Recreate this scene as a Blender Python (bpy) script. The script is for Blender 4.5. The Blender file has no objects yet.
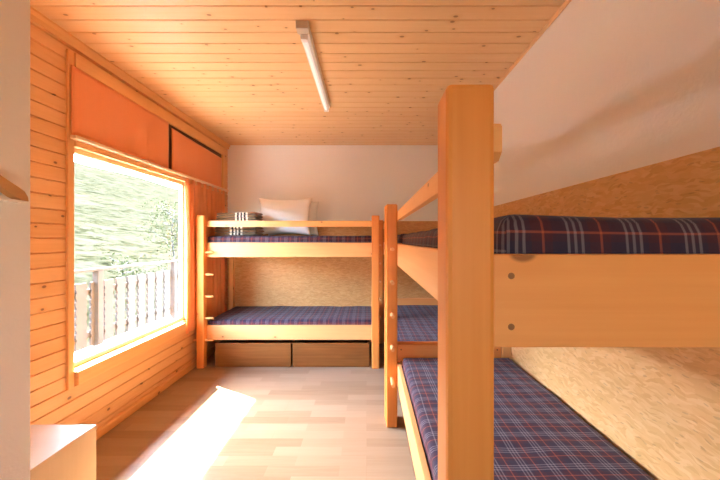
import bpy, bmesh, math, random
from mathutils import Vector, Matrix, noise as mnoise

sc = bpy.context.scene
COL = sc.collection
R = random.Random(7)
PI = math.pi

# ------------------------------------------------------------------ camera
cam_d = bpy.data.cameras.new('camera')
cam_d.sensor_width = 36.0
cam_d.lens = 332.0 * 36.0 / 720.0
cam_d.shift_x = -6.5 / 720.0
cam_d.clip_start = 0.02
cam_d.clip_end = 500
cam = bpy.data.objects.new('camera', cam_d)
COL.objects.link(cam)
cam.location = (0, 0, 1.35)
cam.rotation_euler = (PI / 2, 0, 0)
sc.camera = cam

# ------------------------------------------------------------------ world, sun, exposure
SUN_EL = math.radians(44.6)
SUN_H = Vector((0.857, -0.515))            # horizontal travel of the light
SUN_ENERGY = 33.0
SKY_STRENGTH = 3.3
EXPOSURE = 2.16
world = bpy.data.worlds.new('world')
sc.world = world
world.use_nodes = True
wn = world.node_tree
wn.nodes.clear()
sky = wn.nodes.new('ShaderNodeTexSky')
sky.sky_type = 'NISHITA'
sky.sun_disc = False
sky.sun_elevation = SUN_EL
sky.sun_rotation = math.atan2(-SUN_H.x, -SUN_H.y)
sky.altitude = 1200
sky.dust_density = 2.0
bg = wn.nodes.new('ShaderNodeBackground')
bg.inputs['Strength'].default_value = SKY_STRENGTH
wo = wn.nodes.new('ShaderNodeOutputWorld')
warm = wn.nodes.new('ShaderNodeMix'); warm.data_type = 'RGBA'; warm.blend_type = 'MULTIPLY'
warm.inputs[0].default_value = 1.0
warm.inputs[7].default_value = (1.0, 0.985, 0.98, 1)          # white balance of the daylight
wn.links.new(sky.outputs[0], warm.inputs[6])
wn.links.new(warm.outputs[2], bg.inputs[0])
wn.links.new(bg.outputs[0], wo.inputs[0])

sun_d = bpy.data.lights.new('sun', 'SUN')
sun_d.energy = SUN_ENERGY
sun_d.angle = math.radians(0.55)
sun_d.color = (1.0, 0.95, 0.88)
sun = bpy.data.objects.new('sun', sun_d)
COL.objects.link(sun)
sd = Vector((SUN_H.x * math.cos(SUN_EL), SUN_H.y * math.cos(SUN_EL), -math.sin(SUN_EL)))
sun.rotation_euler = sd.to_track_quat('-Z', 'Y').to_euler()
sun.location = (-8, 6, 9)

def portal(name, loc, direction, sx, sy):
    d = bpy.data.lights.new(name, 'AREA')
    d.shape = 'RECTANGLE'; d.size = sx; d.size_y = sy
    d.cycles.is_portal = True
    o = bpy.data.objects.new(name, d); COL.objects.link(o)
    o.location = loc
    o.rotation_euler = Vector(direction).to_track_quat('-Z', 'Z').to_euler()
portal('window_portal', (-1.97, 2.74, 1.24), (1, 0, 0), 1.40, 1.45)

vs = sc.view_settings
vs.view_transform = 'Standard'
vs.look = 'None'
vs.gamma = 1.0
vs.use_curve_mapping = False
vs.exposure = EXPOSURE
sc.cycles.max_bounces = 14
sc.cycles.diffuse_bounces = 9
sc.cycles.transparent_max_bounces = 24
sc.cycles.sample_clamp_indirect = 12.0

# ------------------------------------------------------------------ node helpers
class NT:
    def __init__(s, name):
        s.m = bpy.data.materials.new(name); s.m.use_nodes = True
        s.t = s.m.node_tree; s.t.nodes.clear()
        s.out = s.t.nodes.new('ShaderNodeOutputMaterial')
        s.b = s.t.nodes.new('ShaderNodeBsdfPrincipled')
        s.t.links.new(s.b.outputs[0], s.out.inputs[0])
    def n(s, typ, **kw):
        x = s.t.nodes.new(typ)
        for k, v in kw.items():
            if k.startswith('i_'):
                x.inputs[k[2:].replace('_', ' ')].default_value = v
            else:
                setattr(x, k, v)
        return x
    def l(s, a, b): s.t.links.new(a, b)
    def val(s, a, inp):
        if isinstance(a, (int, float)): inp.default_value = a
        else: s.l(a, inp)
    def math(s, op, a, b=0.0, c=0.0):
        x = s.n('ShaderNodeMath', operation=op)
        s.val(a, x.inputs[0]); s.val(b, x.inputs[1]); s.val(c, x.inputs[2])
        return x.outputs[0]
    def mix(s, f, a, b, mode='MIX'):
        x = s.n('ShaderNodeMix', data_type='RGBA', blend_type=mode)
        s.val(f, x.inputs[0])
        for v, i in ((a, 6), (b, 7)):
            if isinstance(v, (tuple, list)): x.inputs[i].default_value = (*v[:3], 1)
            else: s.l(v, x.inputs[i])
        return x.outputs[2]
    def ramp(s, f, stops, interp='LINEAR'):
        x = s.n('ShaderNodeValToRGB'); cr = x.color_ramp; cr.interpolation = interp
        while len(cr.elements) < len(stops): cr.elements.new(0.5)
        for e, (p, c) in zip(cr.elements, stops):
            e.position = p; e.color = (*c, 1) if len(c) == 3 else c
        s.l(f, x.inputs[0]); return x.outputs[0]
    def bump(s, h, strength=0.3, dist=0.01):
        x = s.n('ShaderNodeBump'); x.inputs['Strength'].default_value = strength
        x.inputs['Distance'].default_value = dist
        s.l(h, x.inputs['Height']); s.l(x.outputs[0], s.b.inputs['Normal'])
    def noise(s, vec, scale, detail=3, rough=0.55, dist=0.0, dim='3D'):
        x = s.n('ShaderNodeTexNoise', noise_dimensions=dim)
        x.inputs['Scale'].default_value = scale; x.inputs['Detail'].default_value = detail
        x.inputs['Roughness'].default_value = rough; x.inputs['Distortion'].default_value = dist
        s.l(vec, x.inputs['Vector']); return x.outputs[0]
    def scaled(s, vec, sx, sy, sz=1, rot=0):
        x = s.n('ShaderNodeMapping'); x.inputs['Scale'].default_value = (sx, sy, sz)
        x.inputs['Rotation'].default_value = (0, 0, rot)
        s.l(vec, x.inputs['Vector']); return x.outputs[0]

def wood(name, light, dark, knot=(0.16, 0.06, 0.02), rough=0.42, knots=0.5, kscale=6.0, tone=0.35, grain=0.5, spec=0.5):
    t = NT(name)
    uv = t.n('ShaderNodeTexCoord').outputs['UV']
    g = t.noise(t.scaled(uv, 1.3, 55), 1.0, 4, 0.6, 0.25, '2D')
    g2 = t.noise(t.scaled(uv, 2.0, 14), 1.0, 3, 0.5, 0.6, '2D')
    tn = t.noise(t.scaled(uv, 0.35, 2.5), 1.0, 1, 0.5, 0, '2D')
    gf = t.math('MULTIPLY_ADD', t.math('ADD', t.math('MULTIPLY', g, 0.6), t.math('MULTIPLY', g2, 0.4)), 2.2, -0.6)
    gf = t.math('MULTIPLY', gf, grain)
    f = t.math('ADD', gf, t.math('MULTIPLY', t.math('SUBTRACT', tn, 0.5), tone * 2.2))
    f.node.use_clamp = True
    col = t.mix(f, light, dark)
    v = t.n('ShaderNodeTexVoronoi', voronoi_dimensions='2D', feature='F1')
    v.inputs['Scale'].default_value = kscale
    warp = t.scaled(uv, 0.62, 1.0)
    t.l(warp, v.inputs['Vector'])
    sep = t.n('ShaderNodeSeparateColor'); t.l(v.outputs['Color'], sep.inputs[0])
    size = t.math('MULTIPLY_ADD', sep.outputs[1], 0.06, 0.03)
    kd = t.math('DIVIDE', v.outputs['Distance'], size)
    on = t.math('LESS_THAN', sep.outputs[0], knots)
    core = t.math('MULTIPLY', t.math('SUBTRACT', 1.0, t.n('ShaderNodeMapRange').outputs[0]), 0)
    mr = t.n('ShaderNodeMapRange', interpolation_type='SMOOTHSTEP'); t.l(kd, mr.inputs[0])
    mr.inputs[1].default_value = 0.55; mr.inputs[2].default_value = 1.0; mr.inputs[3].default_value = 1; mr.inputs[4].default_value = 0
    mr2 = t.n('ShaderNodeMapRange', interpolation_type='SMOOTHSTEP'); t.l(kd, mr2.inputs[0])
    mr2.inputs[1].default_value = 0.8; mr2.inputs[2].default_value = 3.2; mr2.inputs[3].default_value = 0.45; mr2.inputs[4].default_value = 0
    col = t.mix(t.math('MULTIPLY', mr2.outputs[0], on), col, dark)
    col = t.mix(t.math('MULTIPLY', t.math('MULTIPLY', mr.outputs[0], on), 0.8), col, knot)
    t.l(col, t.b.inputs['Base Color'])
    t.b.inputs['Roughness'].default_value = rough
    t.b.inputs['Specular IOR Level'].default_value = spec
    t.bump(g, 0.08, 0.002)
    return t.m

def plain(name, col, rough=0.6, bump=0.0, bscale=200, metal=0.0, var=0.0):
    t = NT(name)
    oc = t.n('ShaderNodeTexCoord').outputs['Object']
    n = t.noise(oc, bscale, 3)
    if var:
        c2 = tuple(c * (1 - var) for c in col)
        t.l(t.mix(n, col, c2), t.b.inputs['Base Color'])
    else:
        t.b.inputs['Base Color'].default_value = (*col, 1)
    t.b.inputs['Roughness'].default_value = rough
    t.b.inputs['Metallic'].default_value = metal
    if bump: t.bump(n, bump, 0.004)
    return t.m

def osb_mat(name='oriented strand board', k=(1, 1, 1)):
    t = NT(name)
    uv = t.n('ShaderNodeTexCoord').outputs['UV']
    wob = t.n('ShaderNodeTexNoise', noise_dimensions='2D'); wob.inputs['Scale'].default_value = 9
    t.l(uv, wob.inputs['Vector'])
    vm = t.n('ShaderNodeVectorMath', operation='MULTIPLY_ADD')
    t.l(wob.outputs['Color'], vm.inputs[0]); vm.inputs[1].default_value = (0.05, 0.05, 0)
    t.l(uv, vm.inputs[2])
    col = None; hs = None
    base = [(0.0, (0.70, 0.37, 0.115)), (0.3, (0.76, 0.425, 0.145)), (0.65, (0.80, 0.465, 0.175)), (1.0, (0.84, 0.52, 0.215))]
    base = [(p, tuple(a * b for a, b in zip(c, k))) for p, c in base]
    for i, (rot, sx, sy) in enumerate(((0.25, 18, 70), (1.1, 20, 80), (-0.7, 17, 66), (0.0, 26, 110))):
        v = t.n('ShaderNodeTexVoronoi', voronoi_dimensions='2D'); v.inputs['Scale'].default_value = 1
        t.l(t.scaled(vm.outputs[0], sx, sy, 1, rot), v.inputs['Vector'])
        sep = t.n('ShaderNodeSeparateColor'); t.l(v.outputs['Color'], sep.inputs[0])
        c = t.ramp(sep.outputs[0], base)
        if col is None: col, hs = c, sep.outputs[0]
        else:
            m = t.math('GREATER_THAN', sep.outputs[1], 0.55)
            col = t.mix(m, col, c); hs = t.mix(m, hs, sep.outputs[0]) if i < 0 else hs
    # dark flecks between strands
    v = t.n('ShaderNodeTexVoronoi', voronoi_dimensions='2D'); t.l(t.scaled(vm.outputs[0], 16, 60, 1, 0.5), v.inputs['Vector'])
    v.inputs['Scale'].default_value = 1
    sep = t.n('ShaderNodeSeparateColor'); t.l(v.outputs['Color'], sep.inputs[0])
    fl = t.math('MULTIPLY', t.math('LESS_THAN', v.outputs['Distance'], 0.16), t.math('LESS_THAN', sep.outputs[2], 0.35))
    col = t.mix(t.math('MULTIPLY', fl, 0.28), col, (0.26, 0.11, 0.035))
    t.l(col, t.b.inputs['Base Color'])
    t.b.inputs['Roughness'].default_value = 0.5
    t.bump(hs, 0.12, 0.003)
    return t.m

def floor_mat():
    t = NT('strip laminate')
    uv = t.n('ShaderNodeTexCoord').outputs['UV']
    br = t.n('ShaderNodeTexBrick', offset=0.37, offset_frequency=2, squash=1.0)
    t.l(uv, br.inputs['Vector'])
    br.inputs['Color1'].default_value = (0.0, 0.0, 0.0, 1); br.inputs['Color2'].default_value = (1, 1, 1, 1)
    br.inputs['Mortar'].default_value = (0.5, 0.5, 0.5, 1)
    br.inputs['Scale'].default_value = 1.0; br.inputs['Mortar Size'].default_value = 0.0
    br.inputs['Brick Width'].default_value = 0.43; br.inputs['Row Height'].default_value = 0.066
    br.inputs['Bias'].default_value = 0.0
    g = t.noise(t.scaled(uv, 3, 60), 1.0, 4, 0.6, 0.3, '2D')
    f = t.math('ADD', t.math('MULTIPLY', br.outputs['Color'], 0.62), t.math('MULTIPLY', g, 0.38))
    col = t.ramp(f, [(0.1, (0.39, 0.27, 0.165)), (0.5, (0.335, 0.225, 0.132)), (0.9, (0.265, 0.167, 0.09))])
    br2 = t.n('ShaderNodeTexBrick', offset=0.5, offset_frequency=2)
    t.l(uv, br2.inputs['Vector']); br2.inputs['Scale'].default_value = 1
    br2.inputs['Brick Width'].default_value = 1.29; br2.inputs['Row Height'].default_value = 0.198
    br2.inputs['Mortar Size'].default_value = 0.0012
    col = t.mix(t.math('MULTIPLY', br2.outputs['Fac'], 0.35), col, (0.3, 0.17, 0.08))
    t.l(col, t.b.inputs['Base Color'])
    t.b.inputs['Roughness'].default_value = 0.36
    t.b.inputs['Specular IOR Level'].default_value = 0.25
    return t.m

def plaid_mat(name, ground, band, pale, accent):
    t = NT(name)
    uv = t.n('ShaderNodeTexCoord').outputs['UV']
    sp = t.n('ShaderNodeSeparateXYZ'); t.l(uv, sp.inputs[0])
    g, b, p, a = ground, band, pale, accent
    stops = [(0.0, g), (0.09, p), (0.14, g), (0.21, p), (0.26, g), (0.33, p), (0.38, g), (0.48, b), (0.66, a), (0.70, b), (0.84, g)]
    cols = []
    for ax in (0, 1):
        fr = t.math('FRACT', t.math('DIVIDE', sp.outputs[ax], 0.104))
        cols.append(t.ramp(fr, stops, 'CONSTANT'))
    d = t.math('FRACT', t.math('MULTIPLY', t.math('ADD', sp.outputs[0], sp.outputs[1]), 260))
    w = t.math('GREATER_THAN', d, 0.5)
    w = t.math('MULTIPLY_ADD', w, 0.3, 0.35)
    col = t.mix(w, cols[0], cols[1])
    t.l(col, t.b.inputs['Base Color'])
    t.b.inputs['Roughness'].default_value = 0.75
    t.b.inputs['Specular IOR Level'].default_value = 0.2
    t.b.inputs['Sheen Weight'].default_value = 0.08
    oc = t.n('ShaderNodeTexCoord').outputs['Object']
    t.bump(t.noise(oc, 22, 4), 0.25, 0.01)
    return t.m

def blanket_mat():
    t = NT('striped wool')
    uv = t.n('ShaderNodeTexCoord').outputs['UV']
    sp = t.n('ShaderNodeSeparateXYZ'); t.l(uv, sp.inputs[0])
    W, K, B = (0.82, 0.74, 0.60), (0.035, 0.022, 0.016), (0.22, 0.125, 0.06)
    f = t.math('DIVIDE', sp.outputs[0], 0.54)
    col = t.ramp(f, [(0.0, B), (0.42, W), (0.465, K), (0.51, W), (0.55, K), (0.585, W), (0.625, K), (0.67, W), (0.715, B)], 'CONSTANT')
    t.l(col, t.b.inputs['Base Color']); t.b.inputs['Roughness'].default_value = 0.95
    t.b.inputs['Sheen Weight'].default_value = 0.3
    t.bump(t.noise(t.n('ShaderNodeTexCoord').outputs['Object'], 180, 3), 0.3, 0.003)
    return t.m

def glass_mat():
    m = bpy.data.materials.new('window glass'); m.use_nodes = True
    t = m.node_tree; t.nodes.clear()
    o = t.nodes.new('ShaderNodeOutputMaterial'); mx = t.nodes.new('ShaderNodeMixShader')
    tr = t.nodes.new('ShaderNodeBsdfTransparent'); gl = t.nodes.new('ShaderNodeBsdfGlossy'); fr = t.nodes.new('ShaderNodeFresnel')
    tr.inputs[0].default_value = (0.97, 0.98, 0.97, 1); gl.inputs['Roughness'].default_value = 0.0; fr.inputs[0].default_value = 1.2
    ge = t.nodes.new('ShaderNodeNewGeometry'); iv = t.nodes.new('ShaderNodeMath'); iv.operation = 'MULTIPLY_ADD'
    t.links.new(ge.outputs['Backfacing'], iv.inputs[0]); t.links.new(fr.outputs[0], iv.inputs[1])
    t.links.new(fr.outputs[0], iv.inputs[2]); sb = t.nodes.new('ShaderNodeMath'); sb.operation = 'SUBTRACT'; sb.inputs[0].default_value = 1
    t.links.new(ge.outputs['Backfacing'], sb.inputs[1]); iv.operation = 'MULTIPLY'; t.links.new(sb.outputs[0], iv.inputs[0])
    t.links.new(iv.outputs[0], mx.inputs[0]); t.links.new(tr.outputs[0], mx.inputs[1]); t.links.new(gl.outputs[0], mx.inputs[2])
    t.links.new(mx.outputs[0], o.inputs[0]); return m

def hill_mat():
    t = NT('alpine meadow')
    oc = t.n('ShaderNodeTexCoord').outputs['Object']
    a = t.noise(t.scaled(oc, 1.1, 0.26, 1.1), 1.0, 8, 0.75, 1.2)
    b = t.noise(oc, 2.2, 6, 0.75)
    f = t.math('ADD', t.math('MULTIPLY', a, 0.6), t.math('MULTIPLY', b, 0.4))
    col = t.ramp(f, [(0.40, (0.006, 0.006, 0.003)), (0.45, (0.0155, 0.015, 0.0072)), (0.49, (0.0255, 0.0232, 0.013)), (0.56, (0.031, 0.0277, 0.0182))])
    t.l(col, t.b.inputs['Base Color']); t.b.inputs['Roughness'].default_value = 1.0; t.b.inputs['Specular IOR Level'].default_value = 0.0
    t.bump(b, 0.6, 0.3)
    return t.m

def fabric_orange(name, col, through=0.0):
    t = NT(name)
    oc = t.n('ShaderNodeTexCoord').outputs['Object']
    w = t.noise(t.scaled(oc, 300, 300, 300), 1.0, 2)
    t.l(t.mix(w, col, tuple(c * 0.85 for c in col)), t.b.inputs['Base Color'])
    t.b.inputs['Roughness'].default_value = 0.85
    t.b.inputs['Sheen Weight'].default_value = 0.2
    t.bump(t.noise(t.scaled(oc, 3, 9, 1.2), 1.0, 2), 0.25, 0.02)
    tr = t.n('ShaderNodeBsdfTranslucent'); tr.inputs[0].default_value = (*col, 1)
    mx = t.n('ShaderNodeMixShader'); mx.inputs[0].default_value = through
    t.l(t.b.outputs[0], mx.inputs[1]); t.l(tr.outputs[0], mx.inputs[2]); t.l(mx.outputs[0], t.out.inputs[0])
    return t.m

M = {}
M['bed'] = wood('pine bed rails lit tone', (0.88, 0.46, 0.17), (0.79, 0.34, 0.10), (0.24, 0.07, 0.016), 0.42, 0.45, 6.0, 0.22, 0.5, spec=0.35)  # light put into the wood colour: rails toned window-lit, posts and end boards shaded
M['post'] = wood('pine bed posts shaded tone', (0.84, 0.315, 0.065), (0.73, 0.225, 0.035), (0.24, 0.07, 0.016), 0.42, 0.06, 6.0, 0.22, 0.6, spec=0.35)
M['board'] = wood('pine end boards shaded tone', (0.90, 0.375, 0.11), (0.79, 0.28, 0.065), (0.24, 0.07, 0.016), 0.42, 0.85, 5.2, 0.22, 0.6, spec=0.35)
M['wallwood'] = wood('orange pine cladding', (0.82, 0.46, 0.20), (0.68, 0.31, 0.095), (0.10, 0.028, 0.008), 0.45, 0.7, 6.5, 0.55, 0.6)
M['ceil'] = wood('pale pine ceiling boards', (0.84, 0.55, 0.29), (0.72, 0.40, 0.165), (0.28, 0.11, 0.035), 0.38, 0.62, 8.0, 0.30, 0.45)
M['trimwood'] = wood('orange pine trim', (0.83, 0.45, 0.17), (0.70, 0.32, 0.09), (0.16, 0.05, 0.015), 0.42, 0.12, 6.0, 0.25, 0.5)
M['lath'] = wood('cream wood lath', (0.86, 0.62, 0.36), (0.74, 0.46, 0.22), rough=0.35, knots=0.05)
M['drawer'] = wood('brown veneer', (0.29, 0.105, 0.022), (0.16, 0.05, 0.009), rough=0.5, spec=0.2, knots=0.0, tone=0.3, grain=0.75)
M['beech'] = wood('light beech board', (0.66, 0.46, 0.275), (0.58, 0.38, 0.21), spec=0.2, rough=0.5, knots=0.0, tone=0.15, grain=0.35)
M['rack'] = wood('brown wood arm', (0.62, 0.34, 0.14), (0.50, 0.24, 0.08), rough=0.4, knots=0.0)
M['rail_ext'] = wood('weathered pale boards', (0.072, 0.060, 0.050), (0.060, 0.048, 0.038), rough=0.8, knots=0.1, spec=0.05)
M['plaster'] = plain('white plaster', (0.90, 0.885, 0.86), 0.9, 0.35, 70)
M['osb'] = osb_mat()
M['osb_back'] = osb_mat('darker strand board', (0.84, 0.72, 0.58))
M['plug'] = plain('brown plug', (0.30, 0.105, 0.025), 0.6)
M['floor'] = floor_mat()
M['plaid'] = plaid_mat('navy plaid cotton', (0.034, 0.022, 0.042), (0.066, 0.019, 0.027), (0.24, 0.205, 0.215), (0.40, 0.085, 0.04))
M['hem'] = plain('grey cotton hem', (0.30, 0.25, 0.23), 0.85, 0.2, 300)
M['blanket'] = blanket_mat()
M['pillow'] = plain('white cotton', (0.92, 0.90, 0.87), 0.9, 0.3, 14)
M['orange'] = fabric_orange('orange cloth', (0.88, 0.30, 0.10))
M['curtain'] = fabric_orange('orange curtain cloth', (0.95, 0.42, 0.16), 0.35)
M['glass'] = glass_mat()
M['white'] = plain('white enamel', (0.85, 0.83, 0.80), 0.35)
M['sill'] = plain('pale metal sill', (0.5, 0.49, 0.48), 0.5)
M['grey'] = plain('beige plastic', (0.62, 0.52, 0.42), 0.5)
M['dark'] = plain('dark shadow gap timber', (0.10, 0.035, 0.012), 0.7)
M['hill'] = hill_mat()
M['concrete'] = plain('pale balcony screed', (0.55, 0.52, 0.48), 0.9, 0.2, 40, var=0.2)
M['leaf'] = plain('light green leaf', (0.045, 0.048, 0.013), 0.8, var=0.5, bscale=6)
for k_ in ('leaf',):
    [n_ for n_ in M[k_].node_tree.nodes if n_.type == 'BSDF_PRINCIPLED'][0].inputs['Specular IOR Level'].default_value = 0.05
M['bark'] = plain('grey bark', (0.05, 0.04, 0.03), 0.9, 0.5, 60)
tm = NT('lit fluorescent tube')
tm.b.inputs['Base Color'].default_value = (0.9, 0.88, 0.85, 1)
tm.b.inputs['Emission Color'].default_value = (1.0, 0.93, 0.84, 1)
tm.b.inputs['Emission Strength'].default_value = 0.12
M['tube'] = tm.m

# ------------------------------------------------------------------ mesh helpers
def newbm():
    bm = bmesh.new(); bm.loops.layers.uv.new('UVMap'); return bm

def link(name, bm, mat, parent=None, bevel=0.0, smooth=False, segs=2, loc=None):
    if bevel:
        bmesh.ops.bevel(bm, geom=list(bm.edges), offset=bevel, segments=segs, affect='EDGES', profile=0.5, clamp_overlap=True)
    me = bpy.data.meshes.new(name)
    bm.normal_update()
    bm.to_mesh(me); bm.free()
    if isinstance(mat, (list, tuple)):
        for m in mat: me.materials.append(m)
    else: me.materials.append(mat)
    if smooth:
        for p in me.polygons: p.use_smooth = True
    o = bpy.data.objects.new(name, me); COL.objects.link(o)
    if parent is not None: o.parent = parent
    if loc is not None: o.location = loc
    return o

def box(bm, x0, x1, y0, y1, z0, z1, grain=None, mi=0, uvoff=None):
    lo = (x0, y0, z0); hi = (x1, y1, z1)
    if grain is None:
        d = [hi[i] - lo[i] for i in range(3)]; grain = d.index(max(d))
    ou, ov = uvoff if uvoff else (R.uniform(0, 40), R.uniform(0, 40))
    uvl = bm.loops.layers.uv.active
    vs_ = [bm.verts.new((x, y, z)) for x in (x0, x1) for y in (y0, y1) for z in (z0, z1)]
    quads = [((0, 1, 3, 2), 0), ((4, 6, 7, 5), 0), ((0, 4, 5, 1), 1), ((2, 3, 7, 6), 1), ((0, 2, 6, 4), 2), ((1, 5, 7, 3), 2)]
    oth = [a for a in range(3) if a != grain]
    for k, (q, ax) in enumerate(quads):
        f = bm.faces.new([vs_[i] for i in q]); f.material_index = mi
        for lp in f.loops:
            c = lp.vert.co
            if ax == grain: u, v = c[oth[0]] * 0.1 + 3.3, c[oth[1]]
            else:
                va = [a for a in oth if a != ax][0]
                u, v = c[grain], c[va] + k * 0.37
            lp[uvl].uv = (u + ou, v + ov)
    return vs_

def quad(bm, pts, uvs, mi=0):
    uvl = bm.loops.layers.uv.active
    f = bm.faces.new([bm.verts.new(p) for p in pts]); f.material_index = mi
    for lp, uv in zip(f.loops, uvs): lp[uvl].uv = uv
    return f

def cyl(bm, p0, p1, r0, r1=None, n=14, caps=True):
    r1 = r0 if r1 is None else r1
    p0 = Vector(p0); p1 = Vector(p1); d = (p1 - p0); L = d.length; d.normalize()
    a = d.orthogonal().normalized(); b = d.cross(a)
    uvl = bm.loops.layers.uv.active; o = R.uniform(0, 30)
    A = [bm.verts.new(p0 + (a * math.cos(2 * PI * i / n) + b * math.sin(2 * PI * i / n)) * r0) for i in range(n)]
    B = [bm.verts.new(p1 + (a * math.cos(2 * PI * i / n) + b * math.sin(2 * PI * i / n)) * r1) for i in range(n)]
    for i in range(n):
        j = (i + 1) % n
        f = bm.faces.new((A[i], A[j], B[j], B[i])); f.smooth = True
        for lp, uv in zip(f.loops, ((o, i * .01), (o, i * .01 + .01), (o + L, i * .01 + .01), (o + L, i * .01))): lp[uvl].uv = uv
    if caps:
        bm.faces.new(A[::-1]); bm.faces.new(B)

def prism(bm, poly, y0, y1, axis=1):
    """extrude a closed polygon given in the two other axes along axis"""
    def P(p, t):
        v = [0, 0, 0]; oth = [a for a in range(3) if a != axis]
        v[oth[0]], v[oth[1]] = p; v[axis] = t; return v
    A = [bm.verts.new(P(p, y0)) for p in poly]; B = [bm.verts.new(P(p, y1)) for p in poly]
    n = len(poly); ou = R.uniform(0, 40); uvl = bm.loops.layers.uv.active; acc = 0
    for i in range(n):
        j = (i + 1) % n; w = math.dist(poly[i], poly[j])
        f = bm.faces.new((A[i], A[j], B[j], B[i]))
        for lp, uv in zip(f.loops, ((ou + y0, ou + acc), (ou + y0, ou + acc + w), (ou + y1, ou + acc + w), (ou + y1, ou + acc))): lp[uvl].uv = uv
        acc += w
    for ring in (A[::-1], B):
        f = bm.faces.new(ring)
        for lp in f.loops:
            c = [lp.vert.co[a] for a in range(3) if a != axis]; lp[uvl].uv = (c[0] + ou, c[1] + ou)
    bmesh.ops.recalc_face_normals(bm, faces=list(bm.faces))

def tag(o, label, cat, group=None):
    o['label'] = label; o['category'] = cat
    if group: o['group'] = group
    return o
def struct(o, label=None, cat=None):
    o['kind'] = 'structure'
    if label: o['label'] = label
    if cat: o['category'] = cat
    return o
def thing(name, label, cat, loc=(0, 0, 0), rz=0.0, group=None):
    o = bpy.data.objects.new(name, None); o.empty_display_size = 0.1
    COL.objects.link(o); o.location = loc; o.rotation_euler = (0, 0, rz)
    return tag(o, label, cat, group)
def copy_tree(src, parent=None):
    c = src.copy(); COL.objects.link(c)
    if parent is not None: c.parent = parent
    for ch in list(src.children): copy_tree(ch, c)
    return c

# ------------------------------------------------------------------ room
XL, XR, YB, YF, ZC = -1.84, 1.062, 4.402, -3.60, 2.608
WY0, WY1, WZ0, WZ1 = 2.072, 3.42, 0.53, 1.945      # window opening

bm = newbm()
box(bm, -2.0, 1.25, YF - 0.15, 4.6, -0.14, -0.02)
quad(bm, [(-2.0, YF - .15, 0), (1.25, YF - .15, 0), (1.25, 4.6, 0), (-2.0, 4.6, 0)], [(-2, -1.45), (1.25, -1.45), (1.25, 4.6), (-2, 4.6)])
struct(link('floor', bm, M['floor']), 'pale strip laminate floor with a sunlit patch', 'floor')

def planks(bm, along0, along1, c0, c1, org, pitch, place, groove=0.005, depth=0.009):
    """tongue and groove boards; place(along, cross, depth)->point"""
    k = math.floor((c0 - org) / pitch)
    while org + k * pitch < c1 - 1e-6:
        a = max(c0, org + k * pitch); b = min(c1, org + (k + 1) * pitch)
        rr = random.Random(k * 7919 + 13); ou, ov = rr.uniform(0, 60), rr.uniform(0, 60)
        ga = groove if a > c0 + 1e-6 or abs(a - (org + k * pitch)) < 1e-6 else 0
        gb = groove if b < c1 - 1e-6 or abs(b - (org + (k + 1) * pitch)) < 1e-6 else 0
        rows = [(a, depth if ga else 0), (a + ga, 0), (b - gb, 0), (b, depth if gb else 0)]
        for (p, dp), (q, dq) in zip(rows, rows[1:]):
            if q - p < 1e-6: continue
            quad(bm, [place(along0, p, dp), place(along1, p, dp), place(along1, q, dq), place(along0, q, dq)],
                 [(along0 + ou, p + ov), (along1 + ou, p + ov), (along1 + ou, q + ov), (along0 + ou, q + ov)])
        k += 1

# left wall: horizontal boards around the window opening
bm = newbm()
for (ya, yb, za, zb) in ((YF, WY0, 0, ZC), (WY1, YB, 0, ZC), (WY0, WY1, 0, WZ0), (WY0, WY1, WZ1, ZC)):
    box(bm, -1.93, XL - 0.011, ya, yb, za, zb, grain=1)
    planks(bm, ya, yb, za, zb, 1.36 - 20 * 0.0845, 0.0845, lambda y, z, d: (XL - d, y, z))
struct(link('wall_left', bm, M['wallwood']), 'left wall of horizontal orange pine boards', 'wall')

bm = newbm()
box(bm, -2.0, 1.25, YF - 0.15, 4.6, ZC + 0.011, ZC + 0.12, grain=0)
planks(bm, -1.99, 1.2, YF, YB, 1.785 - 40 * 0.1135, 0.1135, lambda x, y, d: (x, y, ZC + d), 0.005, 0.009)
struct(link('ceiling', bm, M['ceil']), 'pine board ceiling', 'ceiling')

bm = newbm(); box(bm, -2.0, 1.25, YB, YB + 0.16, 0, ZC)
struct(link('wall_back', bm, M['plaster']), 'white plaster back wall above strand board', 'wall')
bm = newbm(); box(bm, XR, XR + 0.16, YF, YB, 0, ZC)
struct(link('wall_right', bm, M['plaster']), 'white plaster right wall above strand board', 'wall')

# rear wall behind the camera; its unseen window is added for fill light
RX0, RX1, RZ0, RZ1 = -0.40, 0.30, 1.12, 1.82
bm = newbm()
box(bm, -2.0, RX0, YF - 0.15, YF, 0, ZC); box(bm, RX1, 1.25, YF - 0.15, YF, 0, ZC)
box(bm, RX0, RX1, YF - 0.15, YF, RZ1, ZC); box(bm, RX0, RX1, YF - 0.15, YF, 0, RZ0)
struct(link('wall_front', bm, M['plaster']), 'white wall behind the camera', 'wall')
bm = newbm()
for a in ((RX0, RX0 + .05, RZ0, RZ1), (RX1 - .05, RX1, RZ0, RZ1), (RX0 + .05, RX1 - .05, RZ1 - .05, RZ1), (RX0 + .05, RX1 - .05, RZ0, RZ0 + .05)):
    box(bm, a[0], a[1], YF - 0.10, YF - 0.04, a[2], a[3])
rear = struct(link('fill_window', bm, M['trimwood']), 'added fill-light window behind the camera', 'window')
bm = newbm(); box(bm, RX0 + .05, RX1 - .05, YF - .075, YF - .069, RZ0 + .05, RZ1 - .05)
link('pane', bm, M['glass'], rear)
portal('fill_window_portal', (-.05, YF - .17, 1.5), (0, 1, 0), 0.7, 0.7)

# white partition at the left edge of the picture
bm = newbm(); box(bm, XL - 0.02, -1.2, YF, 1.187, 0, ZC)
struct(link('wall_partition', bm, M['plaster'], bevel=0.004), 'white plaster partition at the left edge', 'wall')

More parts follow.
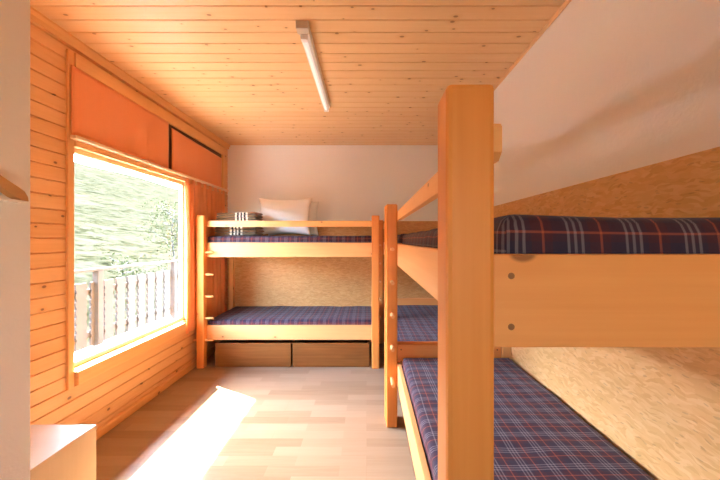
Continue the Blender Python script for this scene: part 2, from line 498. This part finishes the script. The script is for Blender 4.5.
# strand board cladding to chest height
bm = newbm(); box(bm, XR - 0.012, XR, YF, YB - .012, 0.0, 1.628, grain=1)
o = struct(link('strand_board_panel', bm, M['osb']), 'strand board panelling on the right wall', 'panel')
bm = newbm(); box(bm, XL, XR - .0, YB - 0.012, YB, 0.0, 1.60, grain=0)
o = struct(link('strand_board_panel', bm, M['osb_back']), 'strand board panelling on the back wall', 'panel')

# trims
bm = newbm()
prism(bm, [(XL, ZC), (XL + .034, ZC), (XL + .034, ZC - .014), (XL + .022, ZC - .03), (XL + .016, ZC - .058), (XL, ZC - .058)], 1.187, YB)
struct(link('trim_1', bm, M['trimwood']), 'pine cornice along the left wall', 'trim')
bm = newbm()
prism(bm, [(XR, ZC), (XR - .016, ZC), (XR - .016, ZC - .008), (XR - .008, ZC - .018), (XR, ZC - .018)], YF, YB)
struct(link('trim_2', bm, M['ceil']), 'slim pine cornice along the right wall', 'trim')
bm = newbm()
prism(bm, [(XL, 0), (XL + .022, 0), (XL + .022, .042), (XL + .014, .058), (XL, .06)], 1.187, YB - .012)
struct(link('baseboard_left', bm, M['trimwood']), 'pine baseboard of the left wall', 'baseboard')

# window: frame, sill, pane
PZ = 2.43
bm = newbm()
box(bm, XL, XL + .018, WY0 - .042, WY0, .43, 2.52)                    # near upright, up to the cloth panels
box(bm, XL, XL + .045, WY0, 3.295, .445, WZ0)                      # bottom board
box(bm, XL, XL + .006, WY1, WY1 + .05, WZ0, WZ1)                       # far upright
box(bm, XL, XL + .026, WY0, 4.26, PZ, 2.52)                            # top board
box(bm, XL, XL + .026, 4.20, 4.26, 1.99, PZ)                           # far end of the cloth panels
box(bm, XL, XL + .03, WY0, 4.26, WZ1 - .012, 1.972)                    # lintel board
wnd = struct(link('window_1', bm, M['trimwood'], bevel=0.003), 'large window in the left wall with pine frame', 'window')
bm = newbm()
box(bm, -1.925, -1.885, WY0, WY0 + .03, WZ0, WZ1); box(bm, -1.925, -1.885, WY1 - .016, WY1, WZ0, WZ1)
box(bm, -1.925, -1.885, WY0 + .03, WY1 - .016, WZ1 - .03, WZ1); box(bm, -1.925, -1.885, WY0 + .03, WY1 - .016, WZ0, WZ0 + .03)
link('sash', bm, M['lath'], wnd, bevel=0.003)
bm = newbm(); box(bm, -1.908, -1.902, WY0 + .025, WY1 - .012, WZ0 + .04, WZ1 - .025)
link('pane', bm, M['glass'], wnd)
bm = newbm(); box(bm, -2.10, -1.93, WY0 - .04, WY1 + .04, WZ0 - .03, WZ0 - .005)
link('sill', bm, M['sill'], wnd)
bm = newbm()
box(bm, XL, XL + .058, WY0 - .03, 4.30, 1.974, 1.996)
link('curtain_rail', bm, M['lath'], wnd, bevel=0.004)
bm = newbm()
box(bm, XL, XL + .004, 3.065, 4.20, 1.998, PZ)
link('backing_board', bm, M['dark'], wnd)

# two orange cloth panels above the window
def cloth_panel(y0, y1, z0, z1, x, amp, label, drop=0.0):
    bm = newbm(); n = 40; mz = 14; uvl = bm.loops.layers.uv.active
    g = [[None] * (mz + 1) for _ in range(n + 1)]
    for i in range(n + 1):
        for j in range(mz + 1):
            u = i / n; v = j / mz
            y = y0 + (y1 - y0) * u; z = z0 + (z1 - z0) * v - drop * u * v
            xx = x + amp * (math.sin(u * 23 + 0.6 * math.sin(v * 3)) * 0.5 + math.sin(u * 9 + 1.3) * 0.5) * (0.4 + 0.6 * (1 - v))
            g[i][j] = bm.verts.new((xx, y, z))
    for i in range(n):
        for j in range(mz):
            f = bm.faces.new((g[i][j], g[i + 1][j], g[i + 1][j + 1], g[i][j + 1])); f.smooth = True
            for lp in f.loops: lp[uvl].uv = (lp.vert.co.y, lp.vert.co.z)
    o = link('fabric_panel', bm, M['orange'])
    s = o.modifiers.new('thickness', 'SOLIDIFY'); s.thickness = 0.004; s.offset = 0
    tag(o, label, 'fabric panel', 'orange cloth panels over the window')
cloth_panel(2.037, 3.045, 1.999, PZ - .004, XL + .027, .005, 'wider orange cloth panel nearer the camera, stretched above the big window')
cloth_panel(3.10, 4.17, 1.999, PZ - .035, XL + .020, .005, 'narrower orange cloth panel with dark gaps, above the curtain near the far corner', .02)

# curtain at the far side of the window
def curtain(y0, y1, z0, z1):
    bm = newbm(); n = 150; mz = 26; uvl = bm.loops.layers.uv.active
    g = []
    for i in range(n + 1):
        row = []
        for j in range(mz + 1):
            u = i / n; v = j / mz
            y = y0 + (y1 - y0) * u
            if u < .12: y += .03 * (1 - u / .12) * math.sin(PI * min(1, (1 - v) * 1.1)) ** 2
            z = z0 + (z1 - z0) * v
            ph = u * 2 * PI * 7.5 + 0.9 * math.sin(u * 7) + 0.35 * math.sin(v * 4 + u * 6)
            a = .018 * (0.75 + 0.25 * (1 - v))
            x = XL + .028 + a * math.sin(ph) + .004 * math.sin(ph * 2.3 + v * 5)
            row.append(bm.verts.new((x, y, z)))
        g.append(row)
    for i in range(n):
        for j in range(mz):
            f = bm.faces.new((g[i][j], g[i + 1][j], g[i + 1][j + 1], g[i][j + 1])); f.smooth = True
            for lp in f.loops: lp[uvl].uv = (lp.vert.co.y, lp.vert.co.z)
    o = link('curtain', bm, M['curtain'])
    s = o.modifiers.new('thickness', 'SOLIDIFY'); s.thickness = 0.003; s.offset = 0
    return tag(o, 'orange gathered curtain hanging at the far side of the window behind the bunk post', 'curtain')
curtain(3.325, 4.24, 0.41, 1.973)

# ------------------------------------------------------------------ outside
bm = newbm(); box(bm, -3.35, -1.99, -1.5, 9.5, -0.12, 0.06)
struct(link('balcony_floor', bm, M['concrete']), 'balcony floor outside the window', 'floor')
bm = newbm(); box(bm, -3.30, -1.90, -2.0, 10.0, 2.707, 2.83)
struct(link('roof_eave', bm, M['rail_ext']), 'eave over the balcony', 'roof')

rail = thing('balcony_railing', 'pale wooden balcony railing of notched upright boards outside the window', 'railing', (-3.2, 2.0, .06))
bm = newbm(); box(bm, -.035, .035, -1.6, 7.2, .925, .955); link('handrail', bm, M['rail_ext'], rail, bevel=.006)
bm = newbm(); box(bm, -.05, -.02, -1.6, 7.2, .16, .22); link('crossbar', bm, M['rail_ext'], rail)
bm = newbm(); box(bm, -.05, -.02, -1.6, 7.2, .66, .72); link('crossbar', bm, M['rail_ext'], rail)
for y in (-1.2, .35, 1.9, 3.45, 5.0, 6.6):
    bm = newbm(); box(bm, -.02, .05, y, y + .08, 0, .925); link('post', bm, M['rail_ext'], rail, bevel=.004)
def fence_board():
    bm = newbm(); w, z0, z1 = .15, .06, .80
    left = []; nn = 7
    for k in range(nn):
        a = z0 + .06 + (z1 - z0 - .12) * k / nn; h = (z1 - z0 - .12) / nn
        left += [(0, a), (0, a + h * .35), (.012, a + h * .5), (.012, a + h * .8), (0, a + h * .95)]
    poly = [(0, z0)] + left + [(0, z1)] + [(w, z1)] + [(w - x, z) for x, z in reversed(left)] + [(w, z0)]
    seen = []; [seen.append(p) for p in poly if p not in seen]
    prism(bm, seen, -.02, .004, axis=0)
    return bm
b0 = link('board', fence_board(), M['rail_ext'], rail, loc=(0, -1.55, 0))
k = 1
while -1.55 + k * .20 < 7.0:
    c = b0.copy(); COL.objects.link(c); c.parent = rail; c.location = (0, -1.55 + k * .20, 0); k += 1

def terrain(x, y):
    d = max(0.0, -4.0 - x)
    h = -2.6 + d * 0.36 if d < 57 else -2.6 + 57 * .36 - (d - 57) * .35
    return h + 0.5 * mnoise.noise(Vector((x * .12, y * .05, 2))) * min(1, d / 4) + 0.16 * mnoise.noise(Vector((x * .7, y * .12, 7))) * min(1, d / 4)
bm = newbm(); nx, ny = 110, 90
g = []
for i in range(nx + 1):
    x = -2.2 - 78 * (i / nx) ** 1.35
    g.append([bm.verts.new((x, -40 + 190 * j / ny, terrain(x, -40 + 190 * j / ny))) for j in range(ny + 1)])
for i in range(nx):
    for j in range(ny):
        f = bm.faces.new((g[i][j], g[i][j + 1], g[i + 1][j + 1], g[i + 1][j])); f.smooth = True
bmesh.ops.recalc_face_normals(bm, faces=list(bm.faces))
o = struct(link('hillside', bm, M['hill']), 'grassy hillside beyond the balcony', 'hillside')
bm = newbm(); box(bm, -1.9, 30, -40, 4.7, -3.1, -2.6)
struct(link('ground', bm, M['hill']), 'meadow behind the house', 'ground')

def tree(x, y, h, spread, nleaf, seed, label, top=0.35):
    rr = random.Random(seed); z0 = terrain(x, y)
    t = thing('young_tree', label, 'tree', (x, y, z0), 0, 'young trees on the hillside')
    bm = newbm(); tips = []
    segs = 6; p = Vector((0, 0, -.1)); trunk = [p]
    for s in range(segs):
        p = p + Vector((rr.uniform(-.06, .06) * h * .4, rr.uniform(-.06, .06) * h * .4, h / segs)); trunk.append(p)
    for s in range(segs):
        cyl(bm, trunk[s], trunk[s + 1], .045 * h / 3 * (1 - s / (segs + 1)), .045 * h / 3 * (1 - (s + 1) / (segs + 1)), 8)
    for b in range(26):
        f = rr.uniform(top, 1.0); i = min(segs - 1, int(f * segs)); a = trunk[i].lerp(trunk[i + 1], f * segs - i)
        ang = rr.uniform(0, 2 * PI); L = spread * rr.uniform(.5, 1) * (1.25 - f * .7)
        e = a + Vector((math.cos(ang) * L, math.sin(ang) * L, L * rr.uniform(.3, .9)))
        m = a.lerp(e, .5) + Vector((0, 0, -.05))
        cyl(bm, a, m, .012, .008, 5); cyl(bm, m, e, .008, .004, 5)
        tips += [m, m.lerp(e, .5), e]
    link('trunk', bm, M['bark'], t)
    bm = newbm(); uvl = bm.loops.layers.uv.active
    for k in range(nleaf):
        c = rr.choice(tips) + Vector((rr.gauss(0, .11), rr.gauss(0, .11), rr.gauss(0, .10))) * (h / 3)
        d = Vector((rr.uniform(-1, 1), rr.uniform(-1, 1), rr.uniform(-.8, .4))).normalized()
        w = d.orthogonal().normalized(); L = rr.uniform(.05, .09)
        up = d.cross(w) * L * .18
        va = [bm.verts.new(c), bm.verts.new(c + d * L * .5 + w * L * .28 + up), bm.verts.new(c + d * L), bm.verts.new(c + d * L * .5 - w * L * .28 + up)]
        bm.faces.new((va[0], va[1], va[2])); bm.faces.new((va[0], va[2], va[3]))
    link('foliage', bm, M['leaf'], t)
tree(-6.0, 10.6, 4.3, 1.2, 1500, 3, 'tallest leafy young tree beside the curtain edge of the window view')
tree(-6.3, 8.3, 2.7, .8, 500, 5, 'sparse young tree just above the railing in the middle of the window view', .5)
tree(-7.6, 7.6, 2.5, .7, 500, 9, 'thin almost bare sapling above the railing at the left of the window view', .5)

# ------------------------------------------------------------------ bunk beds
BL, BW, PW, PH = 1.92, 0.91, 0.08, 1.608
def make_bunk():
    t = thing('bunk_bed', '', 'bunk bed')
    for x in (0, BL - PW):
        bm = newbm(); box(bm, x, x + PW, 0, PW, 0, PH); link('front_post', bm, M['post'], t, bevel=.009)
    for x in (0, BL - .048):
        bm = newbm(); box(bm, x, x + .048, BW - .07, BW, 0, 1.165); link('rear_post', bm, M['bed'], t, bevel=.004)
    for z0, z1 in ((1.166, 1.322), (.304, .460)):
        bm = newbm(); box(bm, .0405, BL - .0405, PW, PW + .027, z0, z1); link('side_rail', bm, M['bed'], t, bevel=.003)
        bm = newbm(); box(bm, .05, BL - .05, BW - .03, BW - .003, z0, z0 + .042); link('wall_rail', bm, M['bed'], t, bevel=.003)
    bm = newbm()
    prism(bm, [(.04, 1.505), (.055, 1.492), (BL - .055, 1.492), (BL - .04, 1.505), (BL - .04, 1.550), (BL - .046, 1.556), (.046, 1.556), (.04, 1.550)], PW, PW + .026)
    link('guard_rail', bm, M['bed'], t)
    for x0 in (.012, BL - .040):
        for z0, z1 in ((1.170, 1.326), (.43, .586)):
            bm = newbm(); box(bm, x0, x0 + .028, PW + (0.0275 if False else 0), BW - .07, z0, z1)
            eb = link('end_board', bm, M['board'], t, bevel=.003)
            for y in (PW + .03, BW - .10):
                for dz in (.035, .12):
                    bm = newbm(); cyl(bm, (x0 - .0012, y, z0 + dz), (x0 + .0292, y, z0 + dz), .0055, n=10)
                    link('screw_plug', bm, M['plug'], eb)
    for zt in (1.238, .350):
        bm = newbm()
        for k in range(14):
            x = .07 + k * (BL - .22) / 13; box(bm, x, x + .075, PW + .027, BW - .03, zt - .018, zt)
        box(bm, .05, BL - .05, PW + .027, PW + .05, zt - .05, zt - .018)
        link('slat_base', bm, M['bed'], t)
    for i, z in enumerate((1.22, .985, .752, .522, .290)):
        bm = newbm(); cyl(bm, (-.006 if i < 4 else -.045, .04, 0), (.165, .04, 0), .0125)
        link('climbing_peg', bm, M['bed'], t, loc=(0, 0, z))
    return t
def relabel(t, label, loc, rz, dz):
    t['label'] = label; t['group'] = 'matching pine bunk beds'; t.location = loc; t.rotation_euler = (0, 0, rz)
    for ch in t.children:
        if ch.name.startswith('climbing_peg'):
            if dz and ch.location.z < .3: ch.location.x = .039
            ch.location.z += dz
bunkA = make_bunk()
bunkB = copy_tree(bunkA); bunkC = copy_tree(bunkA)
for ch in list(bunkA.children):                 # the back bunk has no low board at its window end
    if ch.name.startswith('end_board') and min(v.co.x for v in ch.data.vertices) < .1 and max(v.co.z for v in ch.data.vertices) < .7:
        for g_ in list(ch.children): bpy.data.objects.remove(g_)
        bpy.data.objects.remove(ch)
NEAR = (0.143, 2.463, 0); SECOND = (0.137, 4.388, 0); BACK = (-1.785, 3.477, 0)
for ch in bunkA.children:                       # its lower deck sits a little lower
    if ch.name.split('.')[0] in ('side_rail', 'wall_rail', 'slat_base', 'end_board') and max(v.co.z for v in ch.data.vertices) < .7:
        ch.location.z -= .024
relabel(bunkA, 'pine bunk bed along the back wall with brown drawers beneath and a pillow on top', BACK, 0, 0)
relabel(bunkB, 'pine bunk bed nearest the camera on the right with its big post in the foreground', NEAR, -PI / 2 - .006, .065)
relabel(bunkC, 'half-hidden pine bunk bed in the far right corner behind the nearest bunk', SECOND, -PI / 2, .065)

# mattresses: local frame of the bed; rounded, slightly rumpled
def mattress_mesh(seed, rumple):
    L, W, H = BL - .112, BW - .115 - .012, .157
    rr = random.Random(seed)
    nx, ny, r = 70, 30, .028
    def ring(z, inset): return z, inset
    prof = [(0.0, .012), (.004, .004), (.012, 0), (.05, -.004), (.09, -.004), (H - .03, 0), (H - .012, .007), (H - .003, .019), (H, .034)]
    bm = newbm(); uvl = bm.loops.layers.uv.active
    per = []
    for i in range(nx): per.append((i / nx, 0, 0))
    for j in range(ny): per.append((1, j / ny, 1))
    for i in range(nx): per.append((1 - i / nx, 1, 2))
    for j in range(ny): per.append((0, 1 - j / ny, 3))
    n = len(per)
    def hgt(x, y):
        v = mnoise.noise(Vector((x * 3.1, y * 4.2, seed))) * .006 + mnoise.noise(Vector((x * 9, y * 5, seed + 9))) * .0035
        w = mnoise.noise(Vector((x * 1.7 + y * 2.2, x * 6 - y * 4, seed + 4)))
        return (v + .007 * max(0, w - .25)) * rumple
    rows = []
    for z, ins in prof:
        row = []
        for u, v, s in per:
            x = ins + (L - 2 * ins) * u; y = ins + (W - 2 * ins) * v
            rad = .03
            for cx, cy, sx, sy in ((0, 0, 1, 1), (L, 0, -1, 1), (L, W, -1, -1), (0, W, 1, -1)):
                dx = (x - cx) * sx; dy = (y - cy) * sy
                if dx < rad and dy < rad:
                    vx, vy = rad - dx, rad - dy; d = math.hypot(vx, vy)
                    if d > rad - ins * .0: 
                        k_ = rad / d; x = cx + sx * (rad - vx * k_); y = cy + sy * (rad - vy * k_)
            zz = z + (hgt(x, y) * (z / H) ** 2 if z > 0 else 0)
            if 0.01 < z < H - .02:
                o_ = mnoise.noise(Vector((x * 5, y * 5, z * 6 + seed))) * .003 * rumple
                x += o_ if s in (1, 3) else 0; y += o_ if s in (0, 2) else 0
            row.append((bm.verts.new((x, y, zz)), z, s))
        rows.append(row)
    def uvof(v, z, s):
        d = H - z; x, y = v.co.x, v.co.y
        if s == 0: return (x, -d)
        if s == 2: return (x, W + d)
        if s == 1: return (L + d, y)
        return (-d, y)
    for a in range(len(rows) - 1):
        for i in range(n):
            j = (i + 1) % n
            f = bm.faces.new((rows[a][i][0], rows[a][j][0], rows[a + 1][j][0], rows[a + 1][i][0])); f.smooth = True
            s = per[i][2]
            for lp, (vv, z) in zip(f.loops, ((rows[a][i][0], rows[a][i][1]), (rows[a][j][0], rows[a][j][1]), (rows[a + 1][j][0], rows[a + 1][j][1]), (rows[a + 1][i][0], rows[a + 1][i][1]))):
                lp[uvl].uv = uvof(vv, z, s)
    # top grid
    ins = prof[-1][1]; G = {}
    for k, (u, v, s) in enumerate(per):
        G[(round(u * nx), round(v * ny))] = rows[-1][k][0]
    for i in range(1, nx):
        for j in range(1, ny):
            x = ins + (L - 2 * ins) * i / nx; y = ins + (W - 2 * ins) * j / ny
            G[(i, j)] = bm.verts.new((x, y, H + .006 * rumple * 0 + hgt(x, y)))
    for i in range(nx):
        for j in range(ny):
            f = bm.faces.new((G[(i, j)], G[(i + 1, j)], G[(i + 1, j + 1)], G[(i, j + 1)])); f.smooth = True
            for lp in f.loops: lp[uvl].uv = (lp.vert.co.x, lp.vert.co.y)
    bm.faces.new([r_[0] for r_ in rows[0]][::-1])
    return bm, L, W, H
MM = []
for sdd, rum in ((1, 1.2), (2, 1.0)):
    bm, ML, MW, MH = mattress_mesh(sdd, rum); MM.append(bm)
def make_mattress(bm):
    t = thing('mattress', '', 'mattress')
    link('mattress_cover', bm, M['plaid'], t)
    hb = newbm()
    box(hb, .02, ML - .02, -.0075, -.001, .012, .022); box(hb, -.0075, -.001, .02, MW - .02, .012, .022)
    box(hb, ML + .001, ML + .0075, .02, MW - .02, .012, .022)
    link('hem', hb, M['hem'], t)
    return t
m0 = make_mattress(MM[0]); m1 = make_mattress(MM[1])
def put_mattress(src, bed, zt, label, first):
    o = src if first else copy_tree(src)
    rz = 0 if bed is BACK else -PI / 2
    off = Vector((.056, .115, zt))
    if bed is NEAR: rz -= .006
    off.rotate(Matrix.Rotation(rz, 3, 'Z'))
    o.location = Vector(bed) + off; o.rotation_euler = (0, 0, rz)
    tag(o, label, 'mattress', 'plaid mattresses on the bunks')
put_mattress(m0, NEAR, 1.238, 'dark plaid mattress on the upper bunk nearest the camera, above the wide end board', True)
put_mattress(m1, NEAR, .350, 'navy and red plaid mattress on the lower bunk nearest the camera', True)
put_mattress(m0, BACK, 1.238, 'plaid mattress on the upper bunk at the back wall under the pillow', False)
put_mattress(m1, BACK, .326, 'plaid mattress on the lower bunk at the back wall above the brown drawers', False)
put_mattress(m1, SECOND, .350, 'plaid lower mattress in the far right corner, seen past the low end board', False)
put_mattress(m0, SECOND, 1.238, 'mostly hidden plaid upper mattress of the far right corner bunk', False)

# drawers under the back bunk
def drawer_box(x0, x1, label):
    t = thing('underbed_drawer', label, 'drawer', ((x0 + x1) / 2, 3.52, 0), 0, 'brown drawers under the back bunk')
    w = (x1 - x0) / 2
    bm = newbm(); box(bm, -w, w, 0, .018, .004, .254, grain=0); link('front_panel', bm, M['drawer'], t, bevel=.002)
    for s in (-1, 1):
        bm = newbm(); a = s * (w - .009) ; box(bm, a - .008, a + .008, .018, .62, .01, .235, grain=1); link('side_panel', bm, M['drawer'], t)
    bm = newbm(); box(bm, -w + .018, w - .018, .604, .62, .01, .235, grain=0); link('back_panel', bm, M['drawer'], t)
    bm = newbm(); box(bm, -w + .018, w - .018, .018, .604, .0, .014, grain=0); link('bottom_panel', bm, M['drawer'], t)
drawer_box(-1.606, -.803, 'brown veneer drawer on the floor under the back bunk, nearer the window')
drawer_box(-.783, .030, 'brown veneer drawer on the floor under the back bunk, nearer the far right corner')

# folded blankets
def blanket(loc, rz, label, h, layers, seed, W=.47, D=.28, shift=0.0):
    bm = newbm(); uvl = bm.loops.layers.uv.active
    rr = random.Random(seed)
    lh = h / layers
    nx = 26
    for k in range(layers):
        zc = lh * (k + .5); r = lh * .49
        d0 = -rr.uniform(0, .014); d1 = D + rr.uniform(-.012, .0)
        prof = []
        for a in range(9):
            th = PI / 2 + PI * a / 8; prof.append((d0 + r + r * math.cos(th), r * math.sin(th)))
        for a in range(9):
            th = -PI / 2 + PI * a / 8; prof.append((d1 - r + r * math.cos(th), r * math.sin(th)))
        w0 = -rr.uniform(0, .012); w1 = W + rr.uniform(-.012, .004)
        rows = []
        for i in range(nx + 1):
            u = i / nx; x = w0 + (w1 - w0) * u
            sc_ = 1 - .55 * max(0, abs(u - .5) - .46) / .04
            rows.append([bm.verts.new((x, y + .003 * math.sin(u * 9 + k), zc + z * sc_ + (mnoise.noise(Vector((x * 5, y * 4, seed))) * .008 + .018 * (u - .3)) * (zc / h))) for y, z in prof])
        for i in range(nx):
            for j in range(len(prof)):
                j2 = (j + 1) % len(prof)
                f = bm.faces.new((rows[i][j], rows[i][j2], rows[i + 1][j2], rows[i + 1][j])); f.smooth = True
                for lp in f.loops: lp[uvl].uv = (lp.vert.co.x * 1.12 + shift, lp.vert.co.y)
        bm.faces.new(rows[0][::-1]); bm.faces.new(rows[-1])
    bmesh.ops.recalc_face_normals(bm, faces=list(bm.faces))
    o = link('folded_blanket', bm, M['blanket'], loc=loc); o.rotation_euler = (0, 0, rz)
    tag(o, label, 'blanket', 'folded striped blankets')
blanket((-1.715, 3.77, 1.402), 0.0, 'lower of the two folded brown striped blankets on the upper back bunk', .128, 4, 4, shift=.045)
blanket((-1.70, 3.775, 1.545), 0.02, 'upper folded brown striped blanket, on top of the other on the back bunk', .118, 4, 8, .45, .27)

# pillows
def pillow(loc, tilt, yaw, W, H, T, label, seed):
    bm = newbm(); uvl = bm.loops.layers.uv.active; n, m = 36, 26
    sides = []
    for sgn in (1, -1):
        g = []
        for i in range(n + 1):
            row = []
            for j in range(m + 1):
                u = i / n * 2 - 1; v = j / m * 2 - 1
                e = max(0, (1 - abs(u) ** 2.6)) ** .55 * max(0, (1 - abs(v) ** 2.6)) ** .55
                x = u * W / 2 * (1 - .05 * (1 - abs(u) ** 1) * 0 - .09 * (1 - v * v) * abs(u) ** 3)
                z = v * H / 2 * (1 - .14 * (1 - u * u) * abs(v) ** 3)
                wr = mnoise.noise(Vector((x * 3 + z * 2, z * 12, seed))) * .012 * e
                y = -sgn * (T / 2 * e * (1 + .12 * -v) + .003) + (wr if sgn > 0 else 0)
                if sgn < 0 and (i in (0, n) or j in (0, m)): row.append(sides[0][i][j])
                else: row.append(bm.verts.new((x, y if not (i in (0, n) or j in (0, m)) else 0, z + H / 2)))
            g.append(row)
        sides.append(g)
        for i in range(n):
            for j in range(m):
                q = (g[i][j], g[i + 1][j], g[i + 1][j + 1], g[i][j + 1])
                f = bm.faces.new(q if sgn > 0 else q[::-1]); f.smooth = True
    o = link('pillow', bm, M['pillow'], loc=loc)
    o.rotation_euler = (tilt, 0, yaw)
    tag(o, label, 'pillow', 'white pillows on the back bunk')
pillow((-1.03, 4.105, 1.402), -.19, -.06, .69, .49, .14, 'white pillow standing in front on the upper back bunk against the wall', 3)
pillow((-.945, 4.285, 1.402), -.07, -.02, .66, .45, .11, 'second white pillow, mostly hidden behind the front pillow', 6)

# ------------------------------------------------------------------ ceiling lamp
lamp = thing('ceiling_light', 'long white fluorescent batten light on the pine ceiling', 'ceiling light', (-.37, 1.92, ZC))
bm = newbm(); prism(bm, [(-.034, 0), (.034, 0), (.028, -.036), (-.028, -.036)], .0, 1.165); link('housing', bm, M['white'], lamp)
bm = newbm(); cyl(bm, (0, .075, -.054), (0, 1.125, -.054), .014, n=18); link('tube', bm, M['tube'], lamp)
for y0, y1 in ((.04, .075), (1.125, 1.16)):
    bm = newbm(); box(bm, -.02, .02, y0, y1, -.072, -.036); link('lamp_holder', bm, M['white'], lamp, bevel=.004)
bm = newbm(); box(bm, -.036, .036, -.02, .04, -.046, 0); link('end_cap', bm, M['grey'], lamp, bevel=.004)

# ------------------------------------------------------------------ low cabinet at the left
cab = thing('low_cabinet', 'low light beech cabinet on the floor by the white partition', 'cabinet', (-1.315, 1.62, 0))
bm = newbm(); box(bm, -.50, 0, -.425, 0, .425, .45, grain=0); link('top_panel', bm, M['beech'], cab, bevel=.002)
bm = newbm(); box(bm, -.018, -.002, -.423, -.002, 0, .425, grain=2); link('side_panel', bm, M['beech'], cab)
bm = newbm(); box(bm, -.49, -.474, -.423, -.002, 0, .425, grain=2); link('side_panel', bm, M['beech'], cab)
bm = newbm(); box(bm, -.474, -.018, -.018, -.002, .0, .425, grain=2); link('front_panel', bm, M['beech'], cab)
bm = newbm(); box(bm, -.474, -.018, -.423, -.407, .0, .425, grain=2); link('back_panel', bm, M['beech'], cab)

# wooden arm and white ledge on the partition
bm = newbm()
def pp(px, py, s): return (366.5 - px) * 0, (240 - py)
XA = -1.2
def onwall(px, py):
    s = (px - 366.5) / (XA + .03)
    return (332 / s, 1.35 + (240 - py) / s)
pts = [onwall(*p) for p in ((-14, 163), (0, 174.5), (12, 182.5), (19, 187), (25, 191.5), (28.3, 197), (29, 201.5), (22, 200), (16, 197), (0, 185.5), (-14, 176))]
prism(bm, pts, XA, XA + .03, axis=0)
tag(link('wooden_arm', bm, M['rack'], bevel=.0015), 'brown wooden arm with rounded end slanting down the white partition at left', 'wall bracket')
bm = newbm()
a = onwall(-14, 195.5); b = onwall(28, 202)
prism(bm, [(a[0], a[1] + .002), (b[0], b[1] + .002), (b[0], b[1] - .006), (a[0], a[1] - .006)], XA, XA + .03, axis=0)
tag(link('wall_ledge', bm, M['white']), 'thin white ledge on the partition just below the brown wooden arm', 'ledge')
